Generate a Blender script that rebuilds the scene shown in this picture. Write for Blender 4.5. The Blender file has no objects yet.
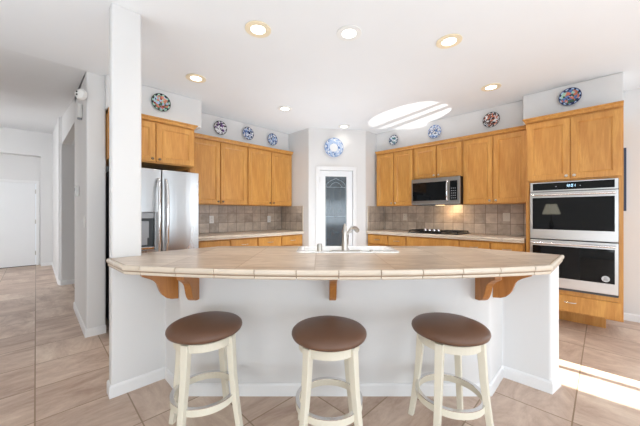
import bpy, bmesh, math, random
from mathutils import Vector, Matrix
random.seed(7)
PI = math.pi
C = bpy.context.scene.collection
S = bpy.context.scene
K = math.sqrt(0.5)
CEIL = 2.69
def W(lat, z):                       # offset to the right of / ahead of the standpoint -> room X, Y
    return ((z + lat) * K, (z - lat) * K)

# ---------------------------------------------------------------- camera, world, light, exposure
cam_d = bpy.data.cameras.new('camera'); cam = bpy.data.objects.new('camera', cam_d); C.objects.link(cam)
cam.location = (0, 0, 1.257); cam.rotation_euler = (PI / 2, 0, -PI / 4)
cam_d.sensor_width = 36; cam_d.lens = 36 * 284 / 640; cam_d.clip_start = 0.02
S.camera = cam
S.view_settings.view_transform = 'Standard'; S.view_settings.look = 'None'
S.view_settings.gamma = 1; S.view_settings.use_curve_mapping = False
S.view_settings.exposure = 0.0

wd = bpy.data.worlds.new('sky'); S.world = wd; wd.use_nodes = True
wd.node_tree.nodes['Background'].inputs[0].default_value = (0.75, 0.88, 1.0, 1)
wd.node_tree.nodes['Background'].inputs[1].default_value = 1.6

def light(name, kind, loc, energy, color=(1, 1, 1), direction=None, **kw):
    d = bpy.data.lights.new(name, kind); d.energy = energy; d.color = color
    for k, v in kw.items(): setattr(d, k, v)
    o = bpy.data.objects.new(name, d); C.objects.link(o); o.location = loc
    if direction: o.rotation_euler = Vector(direction).to_track_quat('-Z', 'Y').to_euler()
    return o
light('sun', 'SUN', (2.8, -8, 5), 36, (1, 0.97, 0.92), (0.0, 1, -0.50), angle=0.012)
COOL = (0.84, 0.925, 1.0)
light('daylight_fill', 'AREA', (0.6, -3.22, 0.95), 62, COOL, (0.12, 1, -0.02), shape='RECTANGLE', size=3.6, size_y=1.6)
light('daylight_fill', 'AREA', (-2.92, -0.9, 1.0), 82, COOL, (1, 0.12, 0.02), shape='RECTANGLE', size=3.2, size_y=1.6)  # added area fill for daylight from the left; wall_left has no window
light('daylight_fill', 'AREA', (-2.92, 7.0, 1.9), 120, (0.92, 0.96, 1.0), (1, 0.8, -0.6), shape='RECTANGLE', size=2.4, size_y=1.6)  # added fill to brighten the far hall wall, no window behind it
light('daylight_fill', 'AREA', (4.84, -1.9, 1.4), 65, COOL, (-1, 0.8, -0.15), shape='RECTANGLE', size=1.6, size_y=1.8)  # added fill for the oven-side floor; wall_right is solid
light('bounce_fill', 'AREA', (0.1, -1.7, 0.4), 50, COOL, (0.15, 0.15, 1), shape='RECTANGLE', size=3.2, size_y=2.8, spread=1.6)  # added upward fill standing in for daylight bounced off the floor
light('bounce_fill', 'AREA', (-1.0, 2.3, 0.3), 15, COOL, (0.1, -0.15, 1), shape='RECTANGLE', size=1.2, size_y=1.8, spread=2.0)  # extra upward fill, added for the left part of the ceiling
light('bounce_fill', 'AREA', (2.9, 2.7, 0.12), 23, COOL, (0, 0, 1), shape='RECTANGLE', size=1.3, size_y=1.3, spread=2.3)  # unseen lamp low in the kitchen, added to lift its ceiling
# added spot standing in for sun reflected onto the ceiling; mask draws stripes
rs = light('reflected_sun_spot', 'SPOT', (2.75, -2.6, 0.9), 1700, (1, 0.99, 0.97), (1.17, 4.62, 1.79), shadow_soft_size=0.004, spot_size=0.4, spot_blend=0)
rd = rs.data; rd.use_nodes = True; lt = rd.node_tree; em = lt.nodes['Emission']
def ln(t, **k):
    n = lt.nodes.new(t)
    for kk, v in k.items(): setattr(n, kk, v)
    return n
def lm(op, x, y=0.0):
    n = ln('ShaderNodeMath', operation=op)
    for i, v in enumerate((x, y)):
        if isinstance(v, (int, float)): n.inputs[i].default_value = v
        else: lt.links.new(v, n.inputs[i])
    return n.outputs[0]
tcn = ln('ShaderNodeTexCoord'); sx_ = ln('ShaderNodeSeparateXYZ'); lt.links.new(tcn.outputs['Normal'], sx_.inputs[0])
uu = lm('DIVIDE', sx_.outputs[0], lm('ABSOLUTE', sx_.outputs[2])); vv = lm('DIVIDE', sx_.outputs[1], lm('ABSOLUTE', sx_.outputs[2]))
el_ = lm('ADD', lm('POWER', lm('ABSOLUTE', lm('DIVIDE', uu, 0.088)), 2.4), lm('POWER', lm('ABSOLUTE', lm('DIVIDE', vv, 0.043)), 2.4))
mk = lm('LESS_THAN', el_, 1.0)
for u0, hw in ((-0.010, 0.010), (0.032, 0.011)):
    mk = lm('MULTIPLY', mk, lm('ADD', lm('GREATER_THAN', lm('ABSOLUTE', lm('SUBTRACT', uu, u0)), hw), 0.12))
lt.links.new(mk, em.inputs['Strength'])

# ---------------------------------------------------------------- material helpers
def srgb(r, g, b):
    return tuple(((c / 255) / 12.92 if c / 255 <= 0.04045 else ((c / 255 + 0.055) / 1.055) ** 2.4) for c in (r, g, b)) + (1,)
class NT:
    def __init__(s, name):
        s.m = bpy.data.materials.new(name); s.m.use_nodes = True
        s.t = s.m.node_tree; s.n = s.t.nodes; s.b = s.n['Principled BSDF']
    def node(s, typ, **kw):
        n = s.n.new(typ)
        for k, v in kw.items(): setattr(n, k, v)
        return n
    def link(s, a, b): s.t.links.new(a, b)
    def setv(s, n, i, v):
        if hasattr(v, 'is_linked') or isinstance(v, bpy.types.NodeSocket): s.link(v, n.inputs[i])
        elif v is not None: n.inputs[i].default_value = v
    def math(s, op, a, b=None, c=None):
        n = s.node('ShaderNodeMath', operation=op)
        s.setv(n, 0, a); s.setv(n, 1, b); s.setv(n, 2, c)
        return n.outputs[0]
    def mix(s, f, a, b, bt='MIX'):
        n = s.node('ShaderNodeMix', data_type='RGBA', blend_type=bt)
        s.setv(n, 0, f); s.setv(n, 6, a); s.setv(n, 7, b)
        return n.outputs[2]
    def coord(s, scale=(1, 1, 1), rot=(0, 0, 0), loc=(0, 0, 0), out='Object'):
        tc = s.node('ShaderNodeTexCoord'); mp = s.node('ShaderNodeMapping')
        mp.inputs['Scale'].default_value = scale; mp.inputs['Rotation'].default_value = rot; mp.inputs['Location'].default_value = loc
        s.link(tc.outputs[out], mp.inputs[0]); return mp.outputs[0]
    def noise(s, vec, scale, detail=3, rough=0.5, dist=0):
        n = s.node('ShaderNodeTexNoise'); s.link(vec, n.inputs['Vector'])
        n.inputs['Scale'].default_value = scale; n.inputs['Detail'].default_value = detail
        n.inputs['Roughness'].default_value = rough; n.inputs['Distortion'].default_value = dist
        return n.outputs['Fac']
    def ramp(s, f, stops):
        n = s.node('ShaderNodeValToRGB'); s.link(f, n.inputs[0]); e = n.color_ramp.elements
        e[0].position, e[0].color = stops[0]; e[1].position, e[1].color = stops[-1]
        for p, c in stops[1:-1]:
            k = e.new(p); k.color = c
        return n.outputs[0]
    def base(s, col=None, rough=None, metal=None, spec=None):
        if col is not None: s.setv(s.b, 'Base Color', col)
        if rough is not None: s.setv(s.b, 'Roughness', rough)
        if metal is not None: s.b.inputs['Metallic'].default_value = metal
        if spec is not None: s.b.inputs['Specular IOR Level'].default_value = spec
        return s
    def bump(s, h, strength=0.2, dist=0.005):
        n = s.node('ShaderNodeBump'); n.inputs['Strength'].default_value = strength; n.inputs['Distance'].default_value = dist
        s.link(h, n.inputs['Height']); s.link(n.outputs[0], s.b.inputs['Normal'])

def paint(name, col, rough=0.6, tex=0.08):
    a = NT(name); v = a.coord()
    n = a.noise(v, 2.2, 2)
    c2 = tuple(x * 0.965 for x in col[:3]) + (1,)
    a.base(a.mix(n, c2, col), rough, spec=0.3)
    a.bump(a.noise(v, 90, 3), tex, 0.002)
    return a.m
def metal(name, col, rough, stretch=(1, 1, 60)):
    a = NT(name); v = a.coord(stretch)
    n = a.noise(v, 5, 3)
    r = a.math('MULTIPLY_ADD', n, 0.12, rough - 0.06)
    a.base(a.mix(n, tuple(x * 0.9 for x in col[:3]) + (1,), col), r, 1.0)
    return a.m
def plain(name, col, rough=0.4, metal=0, spec=0.5):
    a = NT(name); n = a.noise(a.coord(), 30, 2)
    a.base(a.mix(n, tuple(x * 0.93 for x in col[:3]) + (1,), col), rough, metal, spec)
    return a.m
def emit(name, col, st):
    a = NT(name); a.base(col, 0.5)
    a.b.inputs['Emission Color'].default_value = col; a.b.inputs['Emission Strength'].default_value = st
    return a.m

M = {}
M['wall'] = paint('wall_paint', (0.755, 0.75, 0.745, 1))
M['ceiling'] = paint('ceiling_paint', (0.81, 0.825, 0.84, 1), 0.8, 0.15)
M['trim'] = paint('white_trim_paint', (0.84, 0.84, 0.84, 1), 0.35, 0.02)
M['door_white'] = paint('white_door_paint', (0.84, 0.85, 0.86, 1), 0.35, 0.02)

def wood(name, light_c, dark_c, rough=0.38):
    a = NT(name)
    v = a.coord((14, 14, 1.4)); n1 = a.noise(v, 2.3, 6, 0.62, 1.2)
    v2 = a.coord((5, 5, 0.6)); n2 = a.noise(v2, 1.5, 2, 0.5, 0.6)
    v3 = a.coord((120, 120, 5)); n3 = a.noise(v3, 2.0, 2)
    f = a.math('ADD', a.math('MULTIPLY', n1, 0.6), a.math('MULTIPLY', n2, 0.4))
    c = a.ramp(f, [(0.32, dark_c), (0.5, tuple((p + q) / 2 for p, q in zip(light_c, dark_c))), (0.64, light_c)])
    c = a.mix(a.math('MULTIPLY', n3, 0.22), c, dark_c)
    a.base(c, rough); a.bump(n3, 0.08, 0.001)
    return a.m
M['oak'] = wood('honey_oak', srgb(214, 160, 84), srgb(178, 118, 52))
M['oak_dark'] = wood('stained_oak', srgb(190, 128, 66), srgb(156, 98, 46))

def floor_mat():
    a = NT('travertine_floor_tile'); P = 0.457
    tc = a.node('ShaderNodeTexCoord'); sp = a.node('ShaderNodeSeparateXYZ'); a.link(tc.outputs['Object'], sp.inputs[0])
    u = a.math('DIVIDE', a.math('ADD', sp.outputs[0], 0.005 + 20 * P), P)
    v = a.math('DIVIDE', a.math('ADD', sp.outputs[1], -0.135 + 20 * P), P)
    def edge(q):
        f = a.math('FRACT', q); return a.math('MINIMUM', f, a.math('SUBTRACT', 1.0, f))
    e = a.math('MINIMUM', edge(u), edge(v))
    grout = a.math('LESS_THAN', e, 0.0085)
    cb = a.node('ShaderNodeCombineXYZ'); a.link(a.math('FLOOR', u), cb.inputs[0]); a.link(a.math('FLOOR', v), cb.inputs[1])
    wn = a.node('ShaderNodeTexWhiteNoise'); a.link(cb.outputs[0], wn.inputs[0]); rnd = wn.outputs['Value']
    off = a.node('ShaderNodeVectorMath', operation='MULTIPLY_ADD')
    a.link(wn.outputs['Color'], off.inputs[0]); off.inputs[1].default_value = (30, 30, 30); a.link(tc.outputs['Object'], off.inputs[2])
    def streak(sc):
        mp = a.node('ShaderNodeMapping'); mp.inputs['Scale'].default_value = sc; a.link(off.outputs[0], mp.inputs[0])
        return a.noise(mp.outputs[0], 1.0, 8, 0.72, 0.6)
    sx, sy = streak((1.8, 5, 1)), streak((5, 1.8, 1))
    pick = a.math('GREATER_THAN', rnd, 0.55)
    s = a.math('ADD', a.math('MULTIPLY', pick, sy), a.math('MULTIPLY', a.math('SUBTRACT', 1.0, pick), sx))
    big = a.noise(a.coord(), 1.1, 2)
    fine = a.noise(a.coord(), 26, 5, 0.7)
    f = a.math('ADD', a.math('MULTIPLY', s, 0.8), a.math('MULTIPLY', a.math('ADD', rnd, big), 0.10))
    c = a.ramp(f, [(0.30, srgb(152, 122, 104)), (0.42, srgb(184, 157, 138)), (0.53, srgb(208, 184, 165)), (0.68, srgb(232, 214, 194))])
    c = a.mix(a.math('MULTIPLY', fine, 0.35), c, srgb(164, 142, 130))
    c = a.mix(grout, c, srgb(146, 122, 98))
    a.base(c, a.math('MULTIPLY_ADD', fine, 0.2, 0.30), spec=0.5)
    h = a.math('SUBTRACT', a.math('MULTIPLY', fine, 0.15), grout)
    a.bump(h, 0.25, 0.003)
    return a.m
M['floor'] = floor_mat()

def tile_mat(name, P, axes, c_lo, c_hi, c_gr, rot=0.0, gw=0.02, off=(0, 0), rough=0.35, grain=(1, 1, 1)):
    a = NT(name); v = a.coord(rot=(0, 0, rot), loc=(off[0], off[1], 0))
    sp = a.node('ShaderNodeSeparateXYZ'); a.link(v, sp.inputs[0])
    u = a.math('DIVIDE', a.math('ADD', sp.outputs[axes[0]], 20 * P), P); w = a.math('DIVIDE', a.math('ADD', sp.outputs[axes[1]], 20 * P), P)
    def edge(q):
        f = a.math('FRACT', q); return a.math('MINIMUM', f, a.math('SUBTRACT', 1.0, f))
    g = a.math('LESS_THAN', a.math('MINIMUM', edge(u), edge(w)), gw)
    cb = a.node('ShaderNodeCombineXYZ'); a.link(a.math('FLOOR', u), cb.inputs[0]); a.link(a.math('FLOOR', w), cb.inputs[1])
    wn = a.node('ShaderNodeTexWhiteNoise'); a.link(cb.outputs[0], wn.inputs[0])
    mp = a.node('ShaderNodeMapping'); mp.inputs['Scale'].default_value = grain; a.link(v, mp.inputs[0])
    n = a.noise(mp.outputs[0], 9, 5, 0.6, 0.5)
    f = a.math('ADD', a.math('MULTIPLY', n, 0.75), a.math('MULTIPLY', wn.outputs['Value'], 0.25))
    c = a.ramp(f, [(0.3, c_lo), (0.7, c_hi)])
    a.base(a.mix(g, c, c_gr), rough)
    a.bump(a.math('SUBTRACT', a.math('MULTIPLY', n, 0.2), g), 0.3, 0.003)
    return a.m
M['splash'] = tile_mat('slate_backsplash_tile', 0.152, (0, 2), srgb(160, 147, 134), srgb(212, 199, 184), srgb(136, 122, 108), off=(0.03, 0), gw=0.022, rough=0.32)
M['counter'] = tile_mat('beige_counter_tile', 0.44, (0, 1), srgb(158, 139, 122), srgb(210, 194, 177), srgb(150, 124, 98), rot=PI / 4, gw=0.006, off=(0.1, 0.06), rough=0.28, grain=(0.7, 2.2, 1))
M['counter_wall'] = tile_mat('pale_counter_tile', 0.305, (0, 1), srgb(190, 170, 152), srgb(218, 202, 186), srgb(170, 150, 130), gw=0.008, rough=0.28)
M['trim_tile'] = plain('glazed_edge_tile', srgb(216, 202, 184), 0.25)
M['grout'] = plain('brown_grout', srgb(150, 128, 106), 0.8)
M['steel'] = metal('brushed_steel', (0.50, 0.505, 0.51, 1), 0.28, (0.4, 0.4, 0.1))
M['steel_h'] = metal('brushed_steel_horizontal', (0.60, 0.60, 0.60, 1), 0.34, (1, 1, 60))
M['steel_dark'] = metal('dark_brushed_steel', (0.40, 0.385, 0.365, 1), 0.34)
M['steel_bright'] = metal('polished_steel', (0.82, 0.82, 0.83, 1), 0.16)
M['nickel'] = metal('brushed_nickel', (0.52, 0.49, 0.45, 1), 0.30)
M['knob'] = metal('satin_knob_metal', (0.62, 0.60, 0.56, 1), 0.28)
M['knob_dark'] = metal('dark_bronze_metal', (0.16, 0.12, 0.09, 1), 0.35)
M['black_glass'] = plain('black_oven_glass', (0.004, 0.005, 0.006, 1), 0.03, 0, 0.28)
M['black'] = plain('black_enamel', (0.012, 0.012, 0.013, 1), 0.35)
M['iron'] = plain('cast_iron', (0.015, 0.015, 0.016, 1), 0.55)
M['gray_plastic'] = plain('gray_plastic', (0.33, 0.34, 0.36, 1), 0.35)
M['dark_recess'] = plain('dark_plastic', (0.06, 0.065, 0.07, 1), 0.4)
M['white_plastic'] = plain('white_plastic', (0.82, 0.82, 0.80, 1), 0.35)
M['ivory'] = plain('ivory_plastic', (0.72, 0.68, 0.6, 1), 0.4)
M['porcelain'] = plain('white_porcelain', (0.88, 0.88, 0.88, 1), 0.12)
M['leather'] = None
M['cream'] = paint('cream_wood_paint', srgb(226, 220, 203), 0.4, 0.05)
M['navy'] = plain('navy_blue_frame', srgb(46, 62, 92), 0.5)
M['beige_ring'] = plain('beige_trim_ring', srgb(240, 226, 196), 0.5)
M['lamp_on'] = emit('lit_lamp_lens', (1.0, 0.95, 0.86, 1), 5.0)
M['digits'] = emit('clock_digits', (0.6, 0.85, 1.0, 1), 1.5)
M['mark'] = plain('light_gray_marking', (0.55, 0.56, 0.58, 1), 0.4)
def leather():
    a = NT('brown_leather'); v = a.coord()
    n = a.noise(v, 60, 4); n2 = a.noise(v, 5, 2)
    a.base(a.mix(n2, srgb(94, 67, 52), srgb(114, 83, 65)), 0.42, spec=0.45); a.bump(n, 0.12, 0.001); return a.m
M['leather'] = leather()
def pane():
    a = NT('frosted_pantry_glass'); n = a.noise(a.coord((1, 1, 0.4)), 6, 3)
    a.base(a.mix(n, srgb(78, 92, 102), srgb(112, 125, 133)), 0.10, spec=1.0)
    a.b.inputs['Transmission Weight'].default_value = 0.45; a.b.inputs['IOR'].default_value = 1.5
    return a.m
M['pane'] = pane()
M['etch'] = plain('etched_glass_line', srgb(176, 192, 200), 0.3)

# ---------------------------------------------------------------- mesh helpers
class MB:
    def __init__(s): s.bm = bmesh.new(); s.mi = 0
    def _face(s, vs):
        try: f = s.bm.faces.new(vs)
        except ValueError: return None
        f.material_index = s.mi; return f
    def box(s, x0, x1, y0, y1, z0, z1):
        v = [s.bm.verts.new(p) for p in ((x0, y0, z0), (x1, y0, z0), (x1, y1, z0), (x0, y1, z0), (x0, y0, z1), (x1, y0, z1), (x1, y1, z1), (x0, y1, z1))]
        for f in ((3, 2, 1, 0), (4, 5, 6, 7), (0, 1, 5, 4), (1, 2, 6, 5), (2, 3, 7, 6), (3, 0, 4, 7)): s._face([v[i] for i in f])
        return s
    def prism(s, poly, z0, z1, fn=None):            # poly counter-clockwise; fn maps (u, v, w) -> xyz
        fn = fn or (lambda a, b, c: (a, b, c))
        lo = [s.bm.verts.new(fn(a, b, z0)) for a, b in poly]; hi = [s.bm.verts.new(fn(a, b, z1)) for a, b in poly]
        s._face(list(reversed(lo))); s._face(hi)
        n = len(poly)
        for i in range(n): s._face([lo[i], lo[(i + 1) % n], hi[(i + 1) % n], hi[i]])
        return s
    def rings(s, rings, cap=True, closed=True):     # loft a list of equal-length rings
        R = [[s.bm.verts.new(p) for p in r] for r in rings]; n = len(R[0])
        for a, b in zip(R, R[1:]):
            for i in range(n if closed else n - 1): s._face([a[i], a[(i + 1) % n], b[(i + 1) % n], b[i]])
        if cap: s._face(list(reversed(R[0]))); s._face(R[-1])
        return s
    def lathe(s, prof, n=32, axis='z', at=(0, 0, 0), cap=True):
        out = []
        for r, h in prof:
            ring = []
            for i in range(n):
                t = 2 * PI * i / n; a, b = r * math.cos(t), r * math.sin(t)
                p = {'z': (a, b, h), 'y': (a, h, -b), 'x': (h, a, b)}[axis]
                ring.append((p[0] + at[0], p[1] + at[1], p[2] + at[2]))
            out.append(ring)
        return s.rings(out, cap)
    def tube(s, pts, rad, n=12):
        pts = [Vector(p) for p in pts]; out = []
        rads = rad if isinstance(rad, (list, tuple)) else [rad] * len(pts)
        up = Vector((0.3, 0.2, 1)).normalized()
        for i, p in enumerate(pts):
            d = (pts[min(i + 1, len(pts) - 1)] - pts[max(i - 1, 0)]).normalized()
            if i == 0:
                a = d.cross(up); a = a.normalized() if a.length > 1e-3 else d.cross(Vector((1, 0, 0))).normalized()
            else: a = (a - d * a.dot(d)).normalized()
            b = d.cross(a)
            out.append([tuple(p + (a * math.cos(2 * PI * k / n) + b * math.sin(2 * PI * k / n)) * rads[i]) for k in range(n)])
        return s.rings(out)
    def ring(s, r0, r1, z0, z1, n=48, at=(0, 0)):   # hoop of rectangular section
        prof = [(r0, z0), (r1, z0), (r1, z1), (r0, z1), (r0, z0)]
        R = [[(at[0] + r * math.cos(2 * PI * i / n), at[1] + r * math.sin(2 * PI * i / n), z) for i in range(n)] for r, z in prof]
        s.rings(R, cap=False); bmesh.ops.remove_doubles(s.bm, verts=s.bm.verts, dist=1e-5); return s
    def build(s, name, mats, parent=None, bevel=0, seg=2, smooth=False, loc=None, rz=0, kind=None, label=None, ang=35):
        bmesh.ops.recalc_face_normals(s.bm, faces=s.bm.faces)
        me = bpy.data.meshes.new(name); s.bm.to_mesh(me); s.bm.free()
        for m in (mats if isinstance(mats, (list, tuple)) else [mats]): me.materials.append(m)
        o = bpy.data.objects.new(name, me); C.objects.link(o)
        if parent: o.parent = parent
        if loc: o.location = loc
        if rz: o.rotation_euler = (0, 0, rz)
        if smooth:
            for p in me.polygons: p.use_smooth = True
            if smooth != 'all':
                me.set_sharp_from_angle(angle=math.radians(ang))
        if bevel:
            md = o.modifiers.new('bevel', 'BEVEL'); md.width = bevel; md.segments = seg; md.limit_method = 'ANGLE'; md.angle_limit = math.radians(40)
        if kind: o['kind'] = kind
        if label: o['label'] = label
        return o
def thing(name, label, cat, loc=(0, 0, 0), rz=0, group=None):
    o = bpy.data.objects.new(name, None); C.objects.link(o); o.location = loc; o.rotation_euler = (0, 0, rz)
    o.empty_display_size = 0.05; o['label'] = label; o['category'] = cat
    if group: o['group'] = group
    return o
def tag(o, label, cat, group=None):
    o['label'] = label; o['category'] = cat
    if group: o['group'] = group
    return o
def struct(name, mb, m, **kw): return mb.build(name, m, kind='structure', **kw)
def dup(root, loc, rz, label, group=None):
    r = root.copy(); C.objects.link(r); r.location = loc; r.rotation_euler = (0, 0, rz); r['label'] = label
    if group: r['group'] = group
    for ch in list(root.children):
        c = ch.copy(); C.objects.link(c); c.parent = r
        for g in list(ch.children):
            d = g.copy(); C.objects.link(d); d.parent = c
    return r

# ---------------------------------------------------------------- setting: floor, ceiling, walls
XL, YB = -3.0, -3.3                       # walls behind the standpoint
XR = 4.90                                  # wall on the right, beyond the ovens
struct('floor', MB().box(XL - .2, XR + .2, YB - .2, 9.9, -0.08, 0), M['floor'])
m = MB()
m.box(XL - .2, XR + .2, YB - .2, 3.69, CEIL, CEIL + .1)
m.box(0.36, XR + .2, 3.69, 9.9, CEIL, CEIL + .1)
m.prism([(3.69, CEIL), (9.9, CEIL + .51), (9.9, CEIL + .61), (3.69, CEIL + .1)], XL - .2, 0.36, lambda a, b, c: (c, a, b))
struct('ceiling', m, M['ceiling'])
# wall behind, with a glass door opening and a wide window
m = MB()
m.box(XL - .2, -1.3, YB - .15, YB, 0, CEIL); m.box(-1.3, 2.5, YB - .15, YB, 0, .10); m.box(-1.3, 2.5, YB - .15, YB, 1.80, CEIL)
m.box(2.5, 2.70, YB - .15, YB, 0, CEIL); m.box(2.70, 3.18, YB - .15, YB, 2.12, CEIL); m.box(3.18, XR, YB - .15, YB, 0, CEIL)
struct('wall_back', m, M['wall'])
m = MB(); m.box(2.70, 2.73, YB - .1, YB - .05, 0, 2.12); m.box(3.00, 3.07, YB - .1, YB - .05, 0, 2.12); m.box(2.73, 3.18, YB - .1, YB - .05, 2.05, 2.12)
struct('door_3', m, M['trim'])
m = MB()
for x0, x1, z0, z1 in ((-1.3, -1.24, .1, 1.8), (2.44, 2.5, .1, 1.8), (-1.24, 2.44, .1, .16), (-1.24, 2.44, 1.74, 1.8), (0.0, .05, .16, 1.74), (1.2, 1.25, .16, 1.74)): m.box(x0, x1, YB - .1, YB - .05, z0, z1)
struct('window_1', m, M['trim'])
struct('sun_blocker', MB().box(-3.2, 2.60, -8.2, YB - .16, 2.5, 2.6), M['wall'])  # unseen slab added to keep the sun out of window_1
struct('wall_left', MB().box(XL - .15, XL, YB, 9.9, 0, 3.4), M['wall'])
struct('wall_right', MB().box(XR, XR + .15, YB - .15, 9.9, 0, CEIL), M['wall'])
# wall with the cooktop and the oven alcove (solid block behind tiles and cabinets)
struct('wall_cooktop', MB().box(4.63, XR, 0.70, 2.93, 0, CEIL), M['wall'])
# wall behind the refrigerator
struct('wall_refrigerator', MB().box(0.47, 3.25, 4.27, 4.40, 0, CEIL), M['wall'])
# corner pantry: two returns and the slanted face with the door opening
PA, PB = Vector((3.25, 3.52, 0)), Vector((4.05, 2.93, 0))
pd = (PB - PA).normalized(); PL = (PB - PA).length; prz = math.atan2(pd.y, pd.x)
def pan(u, w): return (PA.x + pd.x * u - pd.y * w, PA.y + pd.y * u + pd.x * w)   # u along the face, w into the pantry
D0, D1, DT = 0.185, 0.765, 1.985
m = MB()
m.prism([(3.25, 3.52), pan(.13, .12), (3.35, 3.66), (3.35, 4.40), (3.25, 4.40)], 0, CEIL)
m.prism([pan(0, 0), pan(D0, 0), pan(D0, .12), pan(0.12, .12)], 0, CEIL)
m.prism([pan(D0, 0), pan(D1, 0), pan(D1, .12), pan(D0, .12)], DT, CEIL)
m.prism([pan(D1, 0), (4.05, 2.93), pan(PL - .07, .12), pan(D1, .12)], 0, CEIL)
m.prism([(4.05, 2.93), (4.63, 2.93), (XR, 2.93), (XR, 3.05), (4.1, 3.05)], 0, CEIL)
struct('wall_pantry', m, M['wall'])
# stub wall beside the refrigerator, header over the side hall, wall further down the hall
m = MB(); m.box(0.36, 0.52, 3.70, 4.95, 0, CEIL + .14)
struct('wall_stub', m, M['wall'], bevel=0.015, seg=3)
m = MB(); m.rings([[(0.36, 4.95, 2.46), (0.44, 4.95, 2.46), (0.44, 4.95, 2.84), (0.36, 4.95, 2.84)], [(0.32, 6.66, 2.46), (0.44, 6.66, 2.46), (0.44, 6.66, 3.05), (0.32, 6.66, 3.05)]])
struct('wall_header', m, M['wall'])
m = MB(); m.box(0.31, 3.4, 6.66, 6.80, 0, 3.05); struct('wall_side_hall', m, M['wall'])
m = MB(); m.box(0.28, 0.40, 6.80, 9.4, 0, 3.3); struct('wall_hall', m, M['wall'])
struct('ceiling_side_hall', MB().box(0.44, 3.4, 4.41, 6.66, 2.46, 2.56), M['ceiling'])
struct('wall_side_hall_end', MB().box(3.4, 3.5, 4.40, 6.8, 0, CEIL), M['wall'])
m = MB()
m.box(0.08, 0.42, 9.4, 9.66, 0, 3.3); m.box(-1.25, 0.08, 9.4, 9.66, 2.60, 3.3); m.box(XL, -1.25, 9.4, 9.66, 0, 3.3)
m.box(XL, 0.36, 9.66, 9.76, 1.97, 3.3); m.box(0.0, 0.36, 9.66, 9.76, 0, 1.97); m.box(XL, -0.92, 9.66, 9.76, 0, 1.97)
struct('wall_far', m, M['wall'])
# soffits
m = MB(); m.box(0.512, 1.50, 3.64, 4.27, 2.345, CEIL); m.box(1.50, 3.25, 4.05, 4.27, 2.345, CEIL)
struct('wall_soffit_left', m, M['wall'], bevel=0.008)
m = MB(); m.box(4.37, 4.63, 0.70, 2.93, 2.345, CEIL); m.box(4.21, XR, -0.14, 0.70, 2.345, CEIL)
struct('wall_soffit_right', m, M['wall'], bevel=0.008)
# column and the half wall under the peninsula
def fillet(poly, r, n=4, skip=()):
    out_ = []; N = len(poly)
    for i, p in enumerate(poly):
        p = Vector(p); a_ = (Vector(poly[i - 1]) - p); b_ = (Vector(poly[(i + 1) % N]) - p)
        if i in skip: out_.append(tuple(p)); continue
        rr = min(r, a_.length * .45, b_.length * .45); A_ = p + a_.normalized() * rr; B_ = p + b_.normalized() * rr
        for k in range(n + 1):
            t = k / n; q_ = A_ * (1 - t) ** 2 + p * 2 * t * (1 - t) + B_ * t * t; out_.append(tuple(q_))
    return out_
struct('column', MB().prism(fillet([(0.362, 2.37), (0.543, 2.37), (0.543, 2.465), (0.362, 2.465)], .018), 0.9032, CEIL), M['wall'], smooth=True)
out = [(0.362, 2.37), (0.703, 2.37), (0.703, 2.067), (2.215, 0.555), (2.54, 0.555), (2.54, 0.262), (2.70, 0.230), (2.70, 0.665), (2.26, 0.665), (0.81, 2.115), (0.81, 2.465), (0.362, 2.465)]
struct('wall_peninsula', MB().prism(fillet(out, .016), 0, 0.903), M['wall'], smooth=True)

# baseboards
def baseboard(name, pts, h=0.085, t=0.012):     # pts walked with the room on the right-hand side
    m = MB(); n = len(pts); off = []
    for i in range(n):
        p = Vector(pts[i])
        ns = []
        if i > 0: d = (p - Vector(pts[i - 1])).normalized(); ns.append(Vector((d.y, -d.x)))
        if i < n - 1: d = (Vector(pts[i + 1]) - p).normalized(); ns.append(Vector((d.y, -d.x)))
        if len(ns) == 2:
            b = (ns[0] + ns[1]).normalized(); off.append((p, b / max(0.3, b.dot(ns[0]))))
        else: off.append((p, ns[0]))
    R = []
    for p, b in off:
        R.append([(p.x + b.x * q, p.y + b.y * q, z) for q, z in ((0.0005, 0), (t, 0), (t, h - .012), (t * .6, h - .003), (t * .3, h), (0.0005, h))])
    m.rings(R)
    return struct(name, m, M['trim'])
baseboard('baseboard_peninsula', [(0.362, 2.465), (0.362, 2.37), (0.703, 2.37), (0.703, 2.067), (2.215, 0.555), (2.54, 0.555), (2.54, 0.262), (2.70, 0.230)])
baseboard('baseboard_stub', [(0.36, 4.95), (0.36, 3.70), (0.52, 3.70)])
baseboard('baseboard_side_hall', [(0.28, 9.4), (0.28, 6.80), (0.31, 6.66), (2.0, 6.66)])
baseboard('baseboard_far', [(0.08, 9.4), (0.28, 9.4)])
baseboard('baseboard_right', [(XR, 0.5), (XR, YB)])
# flipped direction for the pantry face
baseboard('baseboard_pantry', [pan(D1 + .06, 0)[:2], (4.05, 2.93)])

# ---------------------------------------------------------------- doors
# pantry door
dr = bpy.data.objects.new('door_1', None); C.objects.link(dr); dr['kind'] = 'structure'; dr['label'] = 'narrow white pantry door with a dark etched glass panel between the tiled counters'
dr.location = (*pan(D0, 0), 0); dr.rotation_euler = (0, 0, prz)
DW = D1 - D0
m = MB(); cw = 0.062
for a, b, z0, z1 in ((-cw, 0, 0, DT + cw), (DW, DW + cw, 0, DT + cw), (0, DW, DT, DT + cw)): m.box(a, b, -0.020, 0.0, z0, z1)
m.build('casing', M['trim'], dr, bevel=0.004)
m = MB(); g0, g1, gz0, gz1 = 0.105, DW - 0.105, 0.25, 1.885
m.box(0.006, g0, 0.020, 0.055, 0.008, DT - .006); m.box(g1, DW - .006, 0.020, 0.055, 0.008, DT - .006)
m.box(g0, g1, 0.020, 0.055, 0.008, gz0); m.box(g0, g1, 0.020, 0.055, gz1, DT - .006)
leaf = m.build('leaf', M['door_white'], dr)
MB().box(g0, g1, 0.034, 0.042, gz0, gz1).build('glass', M['pane'], leaf)
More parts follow.
